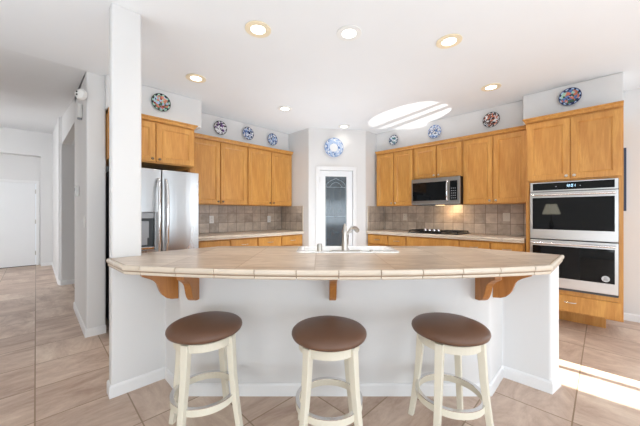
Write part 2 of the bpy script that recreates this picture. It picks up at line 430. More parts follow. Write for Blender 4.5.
m = MB(); gc = (g0 + g1) / 2; gw = (g1 - g0) / 2
for s in (-1, 1):
    m.tube([(gc + s * gw * .92, 0.0325, 1.70), (gc + s * gw * .85, 0.0325, 1.76), (gc + s * gw * .5, 0.0325, 1.81), (gc, 0.0325, 1.85)], 0.0022, 6)
    m.tube([(gc + s * gw * .6, 0.0325, 1.70), (gc + s * gw * .35, 0.0325, 1.76), (gc, 0.0325, 1.79)], 0.0022, 6)
    m.tube([(gc + s * gw * .92, 0.0325, 1.70), (gc + s * gw * .92, 0.0325, .35)], 0.0018, 6)
m.tube([(gc - gw * .92, 0.0325, 1.70), (gc + gw * .92, 0.0325, 1.70)], 0.0022, 6); m.tube([(gc - gw * .92, 0.0325, 1.2), (gc + gw * .92, 0.0325, 1.2)], 0.0022, 6)
m.build('etched_lines', M['etch'], leaf)
for z in (0.22, 1.02, 1.78): MB().tube([(0.001, 0.004, z), (0.001, 0.004, z + .09)], 0.007, 8).build('hinge', M['knob'], dr)
MB().lathe([(0.0, -0.045), (0.018, -0.045), (0.026, -0.03), (0.020, -0.016), (0.010, -0.008), (0.010, 0.004), (0.024, 0.006), (0.024, 0.012)], 20, 'y', (DW - .05, 0, 0.94)).build('door_knob', M['nickel'], leaf, smooth=True)
# shelves inside the pantry
pr = thing('pantry_shelving', 'dim wooden shelves behind the pantry door glass', 'shelf', (*pan(0.5, 0.75), 0), prz)
for z in (0.5, 0.9, 1.3, 1.7): MB().box(-0.3, 0.3, -0.13, 0.12, z, z + .02).build('shelf', M['white_plastic'], pr)
MB().box(-0.3, 0.3, 0.12, 0.13, 0.0, 1.9).build('back_panel', M['white_plastic'], pr)
for s in (-.31, .30): MB().box(s, s + .01, -0.13, 0.13, 0.0, 1.9).build('side_panel', M['white_plastic'], pr)

# hall door
dh = bpy.data.objects.new('door_2', None); C.objects.link(dh); dh['kind'] = 'structure'; dh['label'] = 'plain white door at the far end of the hall'
dh.location = (-0.46, 9.66, 0)
MB().box(-0.455, 0.455, 0.0, 0.04, 0.012, 1.965).build('leaf', M['door_white'], dh, bevel=0.002)
m = MB(); m.box(-0.52, -0.458, -0.016, -0.0005, 0, 2.03); m.box(0.458, 0.52, -0.016, -0.0005, 0, 2.03); m.box(-0.458, 0.458, -0.016, -0.0005, 1.97, 2.03)
m.build('casing', M['trim'], dh, bevel=0.004)
for z in (0.25, 1.0, 1.72): MB().tube([(0.452, -0.008, z), (0.452, -0.008, z + .1)], 0.009, 8).build('hinge', M['knob'], dh)
MB().box(-0.455, 0.455, 0.0, 0.05, 0.0, 0.011).build('threshold', M['black'], dh)

# ---------------------------------------------------------------- cabinetry
def door_mb(w, h, t=0.019, fr=0.055, rec=0.011, flat=False):   # origin bottom centre, front at y=0, back at y=t
    m = MB(); x = w / 2; e = 0.003
    def rect(ix, y): return [(-x + ix, y, ix), (x - ix, y, ix), (x - ix, y, h - ix), (-x + ix, y, h - ix)]
    if flat: R = [rect(0, t), rect(0, e), rect(e, 0)]
    else: R = [rect(0, t), rect(0, e), rect(e, 0), rect(fr, 0), rect(fr + .003, .003), rect(fr + .012, rec)]
    m.rings(R); return m
def knob_mb(): return MB().lathe([(0.0, -0.028), (0.009, -0.028), (0.0145, -0.023), (0.015, -0.018), (0.010, -0.012), (0.006, -0.006), (0.007, 0.0)], 16, 'y')
def pull_mb():
    return MB().tube([(-.045, 0, 0), (-.045, -.018, 0), (-.03, -.026, 0), (0, -.03, 0), (.03, -.026, 0), (.045, -.018, 0), (.045, 0, 0)], 0.0045, 8)
def crown_part(w, depth, top, root, left=True, right=True, proj=0.028):
    m = MB(); a, b = -w / 2, w / 2; la = proj if left else 0; rb = proj if right else 0
    R = []
    for q, z in ((0.0, -.045), (.3, -.034), (.45, -.02), (.9, -.012), (1.0, -.008), (1.0, 0)):
        R.append([(a - la * q, -0.0 - proj * q, top + z), (b + rb * q, -proj * q, top + z), (b + rb * q, depth, top + z), (a - la * q, depth, top + z)])
    m.rings(R); m.build('crown_moulding', M['oak'], root)
def upper(label, wx, wy, rz, w, z0, z1, depth, group, knobm, n=2, cl=False, cr=False, crown=True, gap=0.014, stile=0.014):
    t = thing('wall_cabinet', label, 'cabinet', (wx, wy, z0), rz, group)
    h = z1 - z0
    MB().box(-w / 2 + .0008, w / 2 - .0008, 0.020, depth, 0, h).build('body', M['oak'], t, bevel=0.0015)
    if crown: crown_part(w - .0016, depth, h + .0, t, cl, cr)
    dh_ = h - (0.065 if crown else 0.02) - .012; dw = (w - 2 * stile - gap * (n - 1)) / n
    for i in range(n):
        cx = -w / 2 + stile + dw / 2 + i * (dw + gap)
        d = door_mb(dw, dh_).build('cabinet_door', M['oak'], t, loc=(cx, 0, 0.012))
        side = 1 if i % 2 == 0 else -1
        k = knob_mb().build('knob', knobm, d, smooth=True, loc=(side * (dw / 2 - .030), 0, 0.035))
    return t
GL, GR = 'upper cabinets right of the refrigerator', 'upper cabinets around the microwave'
# left run (facing -Y, door front at Y 3.94)
Z0, Z1 = 1.378, 2.343
upper('two-door oak wall cabinet next to the refrigerator', 1.895, 3.94, 0, 0.89, Z0, Z1, 0.329, GL, M['knob_dark'])
upper('two-door oak wall cabinet nearest the pantry on the refrigerator side', 2.792, 3.94, 0, 0.90, Z0, Z1, 0.329, GL, M['knob_dark'])
upper('short oak cabinet bridging over the refrigerator', 0.9625, 3.60, 0, 0.875, 1.823, Z1, 0.66, None, M['knob_dark'], cr=True)
# right run (facing -X, door front at X 4.30)
R9 = -PI / 2
upper('two-door oak wall cabinet left of the microwave, beside the pantry', 4.30, 2.53, R9, 0.71, Z0, Z1, 0.329, GR, M['knob'])
upper('short oak wall cabinet directly above the microwave', 4.30, 1.80, R9, 0.74, 1.785, Z1, 0.329, GR, M['knob'])
upper('two-door oak wall cabinet between microwave and ovens', 4.30, 1.045, R9, 0.765, Z0, Z1, 0.329, GR, M['knob'])

def base_cab(label, wx, wy, rz, w, depth, group, n=1, knobm=M['knob'], pull=True):
    t = thing('base_cabinet', label, 'cabinet', (wx, wy, 0), rz, group)
    m = MB(); m.box(-w / 2 + .0008, w / 2 - .0008, 0.02, depth, 0.10, 0.904); m.box(-w / 2 + .0008, w / 2 - .0008, 0.09, depth, 0, 0.10)
    m.build('body', M['oak'], t)
    d = door_mb(w - .024, 0.145, flat=True).build('drawer', M['oak'], t, loc=(0, 0, 0.735))
    if pull: pull_mb().build('drawer_pull', knobm, d, smooth=True, loc=(0, 0, 0.072))
    dw = (w - .024 - .004 * (n - 1)) / n
    for i in range(n):
        e = door_mb(dw, 0.60).build('cabinet_door', M['oak'], t, loc=(-w / 2 + .012 + dw / 2 + i * (dw + .004), 0, 0.12))
        knob_mb().build('knob', knobm, e, smooth=True, loc=((dw / 2 - .03) * (1 if i % 2 == 0 else -1), 0, 0.565))
    return t
GBL, GBR = 'base cabinets on the refrigerator side', 'base cabinets on the cooktop side'
xs = [1.462, 1.904, 2.346, 2.788, 3.247]
nm = ['oak base cabinet right beside the refrigerator', 'oak base cabinet, second from the refrigerator', 'oak base cabinet, third from the refrigerator', 'oak base cabinet against the pantry wall, refrigerator side']
for i in range(4): base_cab(nm[i], (xs[i] + xs[i + 1]) / 2, 3.66, 0, xs[i + 1] - xs[i], 0.60, GBL)
ys = [2.927, 2.513, 2.19, 1.404, 1.024, 0.662]
nm = ['oak base cabinet against the pantry wall, cooktop side', 'narrow oak drawer base just left of the cooktop', 'wide oak base cabinet beneath the cooktop', 'oak base cabinet just right of the cooktop', 'oak base cabinet next to the tall oven cabinet']
for i in range(5): base_cab(nm[i], 4.09, (ys[i] + ys[i + 1]) / 2, R9, ys[i] - ys[i + 1], 0.53, GBR, n=2 if i == 2 else 1, pull=i != 2)

# wall-run counters: slab with tiled front edge
def edge_profile(top, out_=0.024):
    return [(0, top - .001), (out_ * .5, top + .002), (out_ * .85, top - .001), (out_, top - .008), (out_ * 1.02, top - .016), (out_ * .95, top - .024), (out_ * .70, top - .028), (out_ * .48, top - .030), (out_ * .62, top - .034), (out_ * .66, top - .042), (out_ * .52, top - .050), (out_ * .3, top - .052), (0, top - .052)]
def counter(label, wx, wy, rz, w, depth):
    t = thing('countertop', label, 'countertop', (wx, wy, 0.905), rz)
    MB().box(-w / 2, w / 2, 0.0, depth, 0.0, 0.045).build('tile_surface', M['counter_wall'], t)
    m = MB(); n = round(w / 0.22); s = w / n; pr_ = edge_profile(0.045)
    for i in range(n):
        a, b = -w / 2 + i * s + .0015, -w / 2 + (i + 1) * s - .0015
        m.rings([[(x, -o, z) for o, z in pr_] for x in (a, b)])
    m.build('edge_tile', M['trim_tile'], t, smooth=True, ang=50)
    return t
counter('tiled counter run between refrigerator and pantry', 2.352, 3.655, 0, 1.79, 0.612)
counter('tiled counter run under the microwave holding the cooktop', 4.085, 1.795, R9, 2.265, 0.542)

# backsplashes
def splash(label, wx, wy, rz, w, h, cap=None):
    t = thing('backsplash', label, 'backsplash', (wx, wy, 0.951), rz)
    MB().box(-w / 2, w / 2, -0.010, -0.0005, 0, h).build('tile_panel', M['splash'], t)
    if cap: MB().box(*cap, -0.013, -0.0005, 0, h + .003).build('end_trim', M['trim_tile'], t, bevel=0.002)
    return t
splash('grey-brown tile backsplash along the refrigerator wall', 2.355, 4.27, 0, 1.775, 0.425)
splash('short tile backsplash turning onto the pantry wall beside the refrigerator run', 3.25, 3.955, R9, 0.60, 0.427, (0.285, 0.301))
splash('long brown tile backsplash behind the cooktop', 4.63, 1.795, R9, 2.24, 0.425)
splash('short tile backsplash turning onto the pantry wall beside the cooktop run', 4.362, 2.93, 0, 0.51, 0.427, (-0.256, -0.240))

def outlet(label, loc, rz, mat, kind='socket', w=0.07, h=0.115, cat='outlet', name='wall_outlet', grp=None):
    t = thing(name, label, cat, loc, rz, grp)
    MB().box(-w / 2, w / 2, -0.006, 0, -h / 2, h / 2).build('cover_plate', mat, t, bevel=0.002)
    if kind == 'socket':
        for z in (-.022, .022):
            s = MB().lathe([(0.015, -.006), (0.015, -.008), (0.0, -.008)], 16, 'y', (0, 0, z), cap=False).build('socket', mat, t)
            q = MB(); q.box(-.007, -.005, -.0088, -.0078, z - .005, z + .005); q.box(.005, .007, -.0088, -.0078, z - .005, z + .005); q.build('slot', M['black'], s)
    else: MB().box(-.011, .011, -.011, -.006, -.03, .03).build('rocker', mat, t, bevel=0.002)
    return t
def Yat(x, X): q = (x - 320) / 284; return X * (1 - q) / (1 + q)
def Xat(x, Y): q = (x - 320) / 284; return Y * (1 + q) / (1 - q)
outlet('white wall outlet on the backsplash near the refrigerator', (Xat(211.5, 4.259), 4.2595, 1.157), 0, M['white_plastic'])
outlet('white wall outlet on the refrigerator-side backsplash nearest the pantry', (Xat(269, 4.259), 4.2595, 1.148), 0, M['white_plastic'])
outlet('ivory wall outlet on the backsplash left of the cooktop', (4.6195, Yat(405, 4.62), 1.19), R9, M['ivory'])
outlet('ivory wall switch on the backsplash close to the ovens', (4.6195, Yat(506.5, 4.62), 1.20), R9, M['ivory'], 'rocker', w=.085, cat='switch', name='wall_switch')

# tall oven cabinet
oc = thing('oven_cabinet', 'tall oak cabinet housing the double ovens', 'cabinet', (4.03, 0.255, 0), R9)
OW = 0.78
m = MB(); a = OW / 2
m.box(-a, -a + .035, 0.02, 0.86, 0.19, 2.343); m.box(a - .035, a, 0.02, 0.86, 0.19, 2.343)
m.box(-a + .035, a - .035, 0.02, 0.86, 1.605, 2.343); m.box(-a + .035, a - .035, 0.02, 0.86, 0.19, 0.42)
m.box(-a, a - .12, 0.36, 0.86, 0, 0.19)
m.build('body', M['oak'], oc)
crown_part(OW, 0.86, 2.343, oc, True, False)
dw = (OW - .034) / 2
for i in range(2):
    d = door_mb(dw, 0.655, fr=.058).build('cabinet_door', M['oak'], oc, loc=((-1 + 2 * i) * (dw / 2 + .002), 0, 1.622))
    knob_mb().build('knob', M['knob'], d, smooth=True, loc=((1 - 2 * i) * (dw / 2 - .03), 0, 0.035))
d = door_mb(OW - .03, 0.17, flat=True).build('drawer', M['oak'], oc, loc=(0, 0, 0.205))
pull_mb().build('drawer_pull', M['knob'], d, smooth=True, loc=(0, 0, 0.10))

# double wall oven
ov = thing('double_wall_oven', 'stainless double wall oven with black glass doors', 'oven', (4.015, 0.25, 0.425), R9)
MB().box(-.353, .353, 0.035, 0.55, 0.0, 1.175).build('oven_body', M['black'], ov)
q = .349; z = lambda v: v - .425
cp = MB().box(-q, q, -0.004, 0.034, z(1.497), z(1.598)).build('control_panel', M['steel_h'], ov, bevel=0.002)
MB().box(-.325, .325, -0.0055, -0.0041, z(1.510), z(1.588)).build('display_glass', M['black_glass'], cp)
m = MB()
def seg7(m, ch, x, zc, h, y, t=0.0022):
    w = h * .5; on = {'0': 'abcdef', '1': 'bc', '2': 'abged', '3': 'abgcd', '4': 'fgbc', '5': 'afgcd', '6': 'afgecd', '7': 'abc', '8': 'abcdefg', '9': 'abcdfg'}[ch]
    P = {'a': (0, w, h, h), 'g': (0, w, h / 2, h / 2), 'd': (0, w, 0, 0), 'f': (0, 0, h / 2, h), 'b': (w, w, h / 2, h), 'e': (0, 0, 0, h / 2), 'c': (w, w, 0, h / 2)}
    for s in on:
        x0, x1, z0, z1 = P[s]; m.box(x + x0 - t / 2, x + x1 + t / 2, y, y + .0006, zc - h / 2 + z0 - t / 2, zc - h / 2 + z1 + t / 2)
for i, ch in enumerate('1201'): seg7(m, ch, -.040 + i * .019 + (.006 if i > 1 else 0), z(1.550), .024, -.0063)
m.box(-.0045, -.0025, -.0063, -.0057, z(1.556), z(1.558)); m.box(-.0045, -.0025, -.0063, -.0057, z(1.543), z(1.545))
m.build('clock_digits', M['digits'], cp)
for x in (-.12, .075): MB().lathe([(.004, -.0063), (.004, -.0057)], 12, 'y', (x, 0, z(1.545))).build('touch_marking', M['mark'], cp)
def oven_door(z0, z1, mark):
    top = z1 - .028
    d = MB().box(-q, q, -0.018, 0.030, z(z0), z(z1)).build('oven_door', M['steel_h'], ov, bevel=0.003)
    MB().box(-.325, .325, -0.0205, -0.0181, z(z0 + .105), z(z1 - .062)).build('window', M['black_glass'], d, bevel=0.001)
    m = MB(); hz = z(z1 - .032)
    m.tube([(-.33, -.062, hz), (.33, -.062, hz)], .012, 12)
    for s in (-.30, .30): m.box(s - .012, s + .012, -.062, -.018, hz - .010, hz + .010)
    m.build('handle', M['steel_bright'], d, smooth=True)
    if mark:
        m = MB(); m.lathe([(.030, -.0215), (.030, -.0207)], 24, 'y', (.262, 0, z(z0 + .15))); m.build('round_sticker', M['mark'], d)
        m = MB()
        for k in range(4): m.box(.262 - .018 + k * .002, .262 + .016 - k * .003, -.0222, -.0216, z(z0 + .135 + k * .009), z(z0 + .138 + k * .009))
        m.build('sticker_print', M['dark_recess'], d)
oven_door(0.970, 1.488, False); oven_door(0.452, 0.958, True)
MB().box(-q, q, 0.0, 0.034, z(0.427), z(0.448)).build('vent_trim', M['dark_recess'], ov)

# microwave
mw = thing('microwave', 'stainless over-range microwave with black door glass', 'microwave', (4.225, 1.80, 1.379), R9)
MB().box(-.366, .366, 0.03, 0.40, 0, 0.402).build('microwave_body', M['black'], mw)
fr = MB().box(-.366, .366, 0.0, 0.029, 0.012, 0.402).build('front_frame', M['steel_dark'], mw, bevel=0.004)
MB().box(-.345, .175, -.003, -.0003, .065, .345).build('door_glass', M['black_glass'], fr, bevel=.001)
MB().box(.225, .330, -.003, -.0003, .065, .345).build('keypad', M['black_glass'], fr, bevel=.001)
m = MB()
for i in range(3):
    for j in range(5): m.box(.245 + i * .025, .258 + i * .025, -.0042, -.0032, .09 + j * .035, .10 + j * .035)
m.build('key_markings', M['gray_plastic'], fr)
MB().tube([(.198, -.002, .05), (.198, -.028, .07), (.198, -.045, .13), (.198, -.05, .205), (.198, -.045, .28), (.198, -.028, .34), (.198, -.002, .36)], .0105, 12).build('handle', M['steel_bright'], fr, smooth=True)
m = MB(); m.box(-.06, .06, 0.18, .26, -.003, -.0005); m.build('task_light', emit('warm_task_lamp', (1, .72, .42, 1), 4), mw)
light('microwave_task_light', 'AREA', (4.44, 1.66, 1.37), 1.6, (1, 0.66, 0.36), (0.35, 0, -1), shape='RECTANGLE', size=.1, size_y=.06)

# cooktop
ct = thing('gas_cooktop', 'black gas cooktop with iron grates set in the counter', 'cooktop', (4.365, 1.80, 0.951), R9)
MB().box(-.375, .375, -.25, .25, 0, .012).build('cooktop_base', M['black'], ct, bevel=.004)
for sx in (-.20, .20):
    g = MB()
    for y in (-.215, .205): g.box(sx - .165, sx + .165, y, y + .012, .030, .042)
    for x in (-.165, -.0, .153): g.box(sx + x, sx + x + .012, -.215, .217, .030, .042)
    for y in (-.11, .0, .10): g.box(sx - .165, sx + .165, y, y + .01, .032, .042)
    for x in (-.165, .153):
        for y in (-.215, .205): g.box(sx + x, sx + x + .012, y, y + .012, .0125, .031)
    g.build('grate', M['iron'], ct)
    for y in (-.11, .11): MB().lathe([(.045, .0125), (.045, .018), (.03, .026), (0.0, .027)], 20, 'z', (sx, y, 0), cap=False).build('burner', M['iron'], ct)
for i in range(4): MB().lathe([(.021, .0), (.021, .012), (.018, .026), (0, .027)], 20, 'z', (-.10 + i * .066, -.222, .0435), cap=False).build('control_knob', M['steel_bright'], ct, smooth=True)
MB().box(-.13, .13, -.246, -.198, .0122, .043).build('knob_bar', M['black'], ct, bevel=.003)

# ---------------------------------------------------------------- refrigerator
fg = thing('refrigerator', 'stainless side-by-side refrigerator with ice dispenser', 'refrigerator', (0.985, 3.45, 0))
MB().box(-.40, .40, 0.085, 0.80, 0.02, 1.735).build('refrigerator_body', M['dark_recess'], fg, bevel=.004)
def fdoor(x0, x1, hole=None):
    # slightly bowed front
    m = MB(); n = 8; z0, z1 = .06, 1.735
    def yf(x): t = (x - (x0 + x1) / 2) / ((x1 - x0) / 2); return 0.012 * t * t
    xsx = [x0 + (x1 - x0) * i / n for i in range(n + 1)]
    poly = [(x, yf(x)) for x in xsx] + [(x1, .078), (x0, .078)]
    if not hole: m.prism(poly, z0, z1)
    else:
        hx0, hx1, hz0, hz1 = hole
        m.prism(poly, z0, hz0); m.prism(poly, hz1, z1)
        m.box(x0, hx0, yf(hx0), .078, hz0, hz1); m.box(hx1, x1, yf(hx1), .078, hz0, hz1); m.box(hx0, hx1, .07, .078, hz0, hz1)
    return m
HO = (-.31, -.07, 0.86, 1.265)
dl = fdoor(-.405, -.004, HO).build('freezer_door', M['steel'], fg, bevel=.004)
drr = fdoor(.004, .405).build('refrigerator_door', M['steel'], fg, bevel=.004)
dp = MB(); dp.box(-.309, -.071, .055, .0695, .861, 1.264); dp = dp.build('ice_dispenser', M['dark_recess'], dl)
m = MB(); m.box(-.305, -.075, .004, .054, 1.20, 1.262); m.build('dispenser_panel', M['gray_plastic'], dp, bevel=.003)
m = MB(); m.box(-.29, -.125, .012, .054, 0.99, 1.17); m.box(-.27, -.14, .01, .03, .915, 0.99); m.build('dispenser_lever', M['gray_plastic'], dp, bevel=.004)
m = MB(); m.box(-.30, -.08, -.012, .054, .865, .895); m.build('drip_tray', M['steel_bright'], dp, bevel=.004)
def fhandle(x, d):
    pts = [(x, -.002, 1.63), (x, -.03, 1.61), (x + d * .004, -.055, 1.5), (x + d * .006, -.062, 1.24), (x + d * .004, -.055, .95), (x, -.03, .84), (x, -.002, .82)]
    return MB().tube(pts, [.013, .014, .015, .016, .015, .014, .013], 12)
fhandle(-.037, -1).build('handle', M['steel_bright'], dl, smooth=True); fhandle(.037, 1).build('handle', M['steel_bright'], drr, smooth=True)
MB().box(-.40, .40, .02, .08, 0.0, .055).build('base_grille', M['black'], fg)

# ---------------------------------------------------------------- peninsula countertop
lat0, R0 = 0.095, 5.2
def cz(lat): return 1.5 + (lat - lat0) ** 2 / (2 * R0)
front = [W(l, cz(l)) for l in [-1.15 + (1.355 + 1.15) * i / 44 for i in range(45)]]
TE = 0.024
def offs(p, a, b, d):   # not used for mitres, only straight runs
    return p
tip_l, tip_r = (0.333, 2.362), (2.725, 0.205)
outline = [tip_l] + front + [tip_r]                       # nosing outline, left to right
# inset outline (where tiles meet the edge pieces)
def inset_path(P, d):
    out_ = []
    for i, p in enumerate(P):
        p = Vector(p); ns = []
        if i > 0: e = (p - Vector(P[i - 1])).normalized(); ns.append(Vector((-e.y, e.x)))
        if i < len(P) - 1: e = (Vector(P[i + 1]) - p).normalized(); ns.append(Vector((-e.y, e.x)))
        b = sum(ns, Vector((0, 0))).normalized(); out_.append(p + b * d / max(.3, b.dot(ns[0])))
    return out_
inner = inset_path(outline, TE)
ck = thing('peninsula_countertop', 'large curved beige tiled peninsula countertop above the stools', 'countertop', (1.55, 1.45, 0.905))
O = Vector((1.55, 1.45, 0.905))
SK = (0.218, 2.385, 0.40, 0.205)                          # sink lateral centre, depth centre, half sizes
hole = [W(SK[0] + sx * (SK[2] - .02), SK[1] + sy * (SK[3] - .02)) for sx, sy in ((-1, -1), (1, -1), (1, 1), (-1, 1))]
poly = [tuple(p) for p in inner] + [(2.715, 1.02), (1.225, 2.51), (0.545, 2.51), (0.545, 2.362)]
bm = bmesh.new(); top, bot = 0.045, 0.0
def loop(pts, z): return [bm.verts.new((p[0] - O.x, p[1] - O.y, z)) for p in pts]
for zz in (top, bot):
    a = loop(poly, zz); h = loop(hole, zz); es = []
    for L in (a, h):
        for i in range(len(L)): es.append(bm.edges.new((L[i], L[(i + 1) % len(L)])))
    bmesh.ops.triangle_fill(bm, use_beauty=True, edges=es)
    if zz == top: A, Hh = a, h
    else:
        for P0, P1 in ((A, a), (Hh, h)):
            for i in range(len(P0)): bm.faces.new((P0[i], P0[(i + 1) % len(P0)], P1[(i + 1) % len(P1)], P1[i]))
m = MB(); m.bm.free(); m.bm = bm
m.build('tile_surface', M['counter'], ck)
# nosing tiles: resample the outline by length, mitred at the two corners
def edge_tiles():
    m = MB(); prof = edge_profile(0.045, TE)
    IN = inner
    def ringat(i, f=0.0):
        p = Vector(outline[i]).lerp(Vector(outline[i + 1]), f) if f else Vector(outline[i])
        q_ = IN[i].lerp(IN[i + 1], f) if f else IN[i]
        return p, q_
    # stations along the path
    L = [0]
    for i in range(len(outline) - 1): L.append(L[-1] + (Vector(outline[i + 1]) - Vector(outline[i])).length)
    def at(s):
        for i in range(len(L) - 1):
            if s <= L[i + 1] + 1e-9:
                f = (s - L[i]) / (L[i + 1] - L[i]); p = Vector(outline[i]).lerp(Vector(outline[i + 1]), f); q_ = IN[i].lerp(IN[i + 1], f); return p, q_
        return Vector(outline[-1]), IN[-1]
    cuts = [0, L[1]]; l0, l1 = L[1], L[-2]; n = 12
    lats = [-1.15 + (1.355 + 1.15) * i / 44 for i in range(45)]
    for k in range(-6, 7):
        f_ = (0.1 + 0.227 * k + 1.15) / (1.355 + 1.15) * 44
        if 1.5 < f_ < 42.5: cuts.append(L[1 + int(f_)] + (L[2 + int(f_)] - L[1 + int(f_)]) * (f_ - int(f_)))
    cuts.append(l1)
    cuts += [l1 + (L[-1] - l1) * k / 3 for k in (1, 2, 3)]
    cuts.insert(1, L[1] / 2)
    cuts = sorted(set(cuts))
    for a, b in zip(cuts, cuts[1:]):
        g0 = 0 if any(abs(a - c) < 1e-6 for c in (L[1], L[-2])) else .0026
        g1 = 0 if any(abs(b - c) < 1e-6 for c in (L[1], L[-2])) else .0026
        ss = [a + g0] + [s for s in L if a + g0 + 1e-4 < s < b - g1 - 1e-4] + [b - g1]
        R = []
        for s in ss:
            p, q_ = at(s); d = (p - q_)
            R.append([(q_.x + d.x * max(o, .0035) / TE - O.x, q_.y + d.y * max(o, .0035) / TE - O.y, z) for o, z in prof])
        m.rings(R)
    return m
edge_tiles().build('edge_tile', M['trim_tile'], ck, smooth=True, ang=50)
m = MB(); R = []
for p, q_ in zip(outline, inner):
    d = (Vector(p) - q_) / TE
    R.append([(q_.x + d.x * o - O.x, q_.y + d.y * o - O.y, z) for o, z in ((-.002, .001), (.008, .001), (.016, .012), (.0175, .036), (.008, .0435), (-.002, .0435))])
m.rings(R); m.build('grout_bed', M['grout'], ck)

# sink base cabinet on the kitchen side of the peninsula
sb = thing('sink_base_cabinet', 'oak sink cabinets on the kitchen side of the peninsula', 'cabinet', (1.9, 1.75, 0))
def sbp(pts): return [(x - 1.9, y - 1.75) for x, y in pts]
MB().prism(sbp([(2.62, 0.67), (2.66, 0.67), (2.66, 1.03), (1.20, 2.49), (0.815, 2.49), (0.815, 2.46), (1.187, 2.46), (2.62, 1.02)]), 0.10, 0.903).build('body', M['oak'], sb)
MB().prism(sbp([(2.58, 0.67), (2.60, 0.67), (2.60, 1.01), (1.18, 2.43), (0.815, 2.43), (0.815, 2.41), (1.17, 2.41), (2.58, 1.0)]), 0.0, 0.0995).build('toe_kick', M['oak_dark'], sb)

# sink
sx, sy = W(SK[0], SK[1])
sk = thing('sink', 'white double-bowl drop-in sink behind the faucet', 'sink', (sx, sy, 0.951), -PI / 4)
def rrect(cx, cy, hx, hy, r, z, n=5):
    out_ = []
    for qx, qy, a0 in ((1, 1, 0), (-1, 1, PI / 2), (-1, -1, PI), (1, -1, 1.5 * PI)):
        for i in range(n + 1):
            t = a0 + PI / 2 * i / n; out_.append((cx + qx * (hx - r) + r * math.cos(t), cy + qy * (hy - r) + r * math.sin(t), z))
    return out_
m = MB()
# rim ring with two bowls
bm = m.bm
ob = [bm.verts.new(p) for p in rrect(0, 0, .40, .205, .05, .006)]
b1 = [bm.verts.new(p) for p in rrect(-.19, .025, .165, .15, .05, .006)]; b2 = [bm.verts.new(p) for p in rrect(.19, .025, .165, .15, .05, .006)]
es = []
for Lp in (ob, b1, b2):
    for i in range(len(Lp)): es.append(bm.edges.new((Lp[i], Lp[(i + 1) % len(Lp)])))
bmesh.ops.triangle_fill(bm, use_beauty=True, edges=es)
def skirt(top_, rings_):
    prev = top_
    for r in rings_:
        cur = [bm.verts.new(p) for p in r]
        for i in range(len(cur)): bm.faces.new((prev[i], prev[(i + 1) % len(cur)], cur[(i + 1) % len(cur)], cur[i]))
        prev = cur
    return prev
skirt(ob, [rrect(0, 0, .405, .21, .055, .003), rrect(0, 0, .405, .21, .055, .0005)])
for cx, bb in ((-.19, b1), (.19, b2)):
    last = skirt(bb, [rrect(cx, .025, .16, .145, .05, .0), rrect(cx, .025, .155, .14, .05, -.15), rrect(cx, .025, .13, .115, .05, -.17)])
    bm.faces.new(last)
m.build('basin', M['porcelain'], sk, smooth=True, ang=50)
for cx in (-.19, .19): MB().lathe([(.04, -.1695), (.04, -.167), (.03, -.168)], 20, 'z', (cx, .025, 0)).build('drain', M['steel'], sk)
# faucet
fx, fy = W(0.194, 2.222)
fa = thing('faucet', 'brushed nickel pull-out kitchen faucet on the sink ledge', 'faucet', (fx, fy, 0.958), -PI / 4)
m = MB(); m.rings([rrect(0, 0, .125, .027, .026, 0), rrect(0, 0, .125, .027, .026, .005), rrect(0, 0, .118, .021, .02, .008)]); m.build('deck_plate', M['nickel'], fa, smooth=True)
MB().lathe([(.026, .0085), (.025, .02), (.021, .09), (.019, .14), (.020, .15), (.018, .156), (.013, .19), (.006, .215), (0, .217)], 24).build('faucet_body', M['nickel'], fa, smooth=True, )
MB().tube([(.005, .008, .115), (.02, .02, .13), (.045, .05, .165), (.065, .08, .18), (.085, .105, .177)], [.011, .011, .011, .012, .014], 12).build('spout', M['nickel'], fa, smooth=True)
MB().tube([(.084, .104, .178), (.10, .125, .170), (.115, .145, .155), (.12, .151, .146)], [.015, .019, .020, .017], 14).build('spray_head', M['nickel'], fa, smooth=True)
MB().tube([(.018, .012, .02), (.026, .02, .06), (.03, .03, .13)], .004, 8).build('spray_hose', M['knob_dark'], fa, smooth=True)
ax, ay = W(-0.003, 2.225)
ag = MB().lathe([(.024, 0), (.024, .004), (.0205, .007), (.0205, .052), (.018, .058), (0, .059)], 24).build('air_gap_cap', M['nickel'], smooth=True, loc=(ax, ay, .958))
tag(ag, 'small brushed metal cylinder standing left of the faucet', 'sink air gap')
bx, by = W(0.40, 2.215)
bt = MB().lathe([(.016, 0), (.016, .006), (.012, .012), (0, .013)], 20).build('drain_button', M['nickel'], smooth=True, loc=(bx, by, .958))
tag(bt, 'tiny low metal button on the sink ledge right of the faucet', 'button')

# corbels
def corbel_mb():       # back at y=0, reaching towards -y, top at z=0; thickness along x
    pts = [(0, 0), (-.31, 0), (-.31, -.055), (-.28, -.066), (-.24, -.080), (-.205, -.098), (-.182, -.120), (-.170, -.146), (-.158, -.172), (-.138, -.198), (-.108, -.220), (-.065, -.234), (0, -.24)]
    pts = [(y_ * .72, z_) for y_, z_ in pts]
    m = MB(); m.prism(list(reversed(pts)), -.0225, .0225, lambda a, b, c: (c, a, b)); return m
GC = 'oak corbels under the peninsula overhang'
c0 = thing('corbel', 'oak corbel on the stool-side panel, left end, right one of its pair', 'bracket', (0, 0, 0), 0, GC)
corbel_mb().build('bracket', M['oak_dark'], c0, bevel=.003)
def wf(lat): x, y = W(lat, 2.77 * K - .0015); return (x, y, 0.9025)
c0.location = wf(-.853); c0.rotation_euler = (0, 0, -PI / 4)
dup(c0, wf(.085), -PI / 4, 'lone oak corbel at the middle of the peninsula above the middle stool', GC)
dup(c0, wf(1.09), -PI / 4, 'oak corbel on the stool-side panel, right end, left one of its pair', GC)
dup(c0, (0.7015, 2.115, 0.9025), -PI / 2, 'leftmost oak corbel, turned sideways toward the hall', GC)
dup(c0, (2.295, 0.5535, 0.9025), 0, 'rightmost oak corbel, turned sideways toward the ovens', GC)

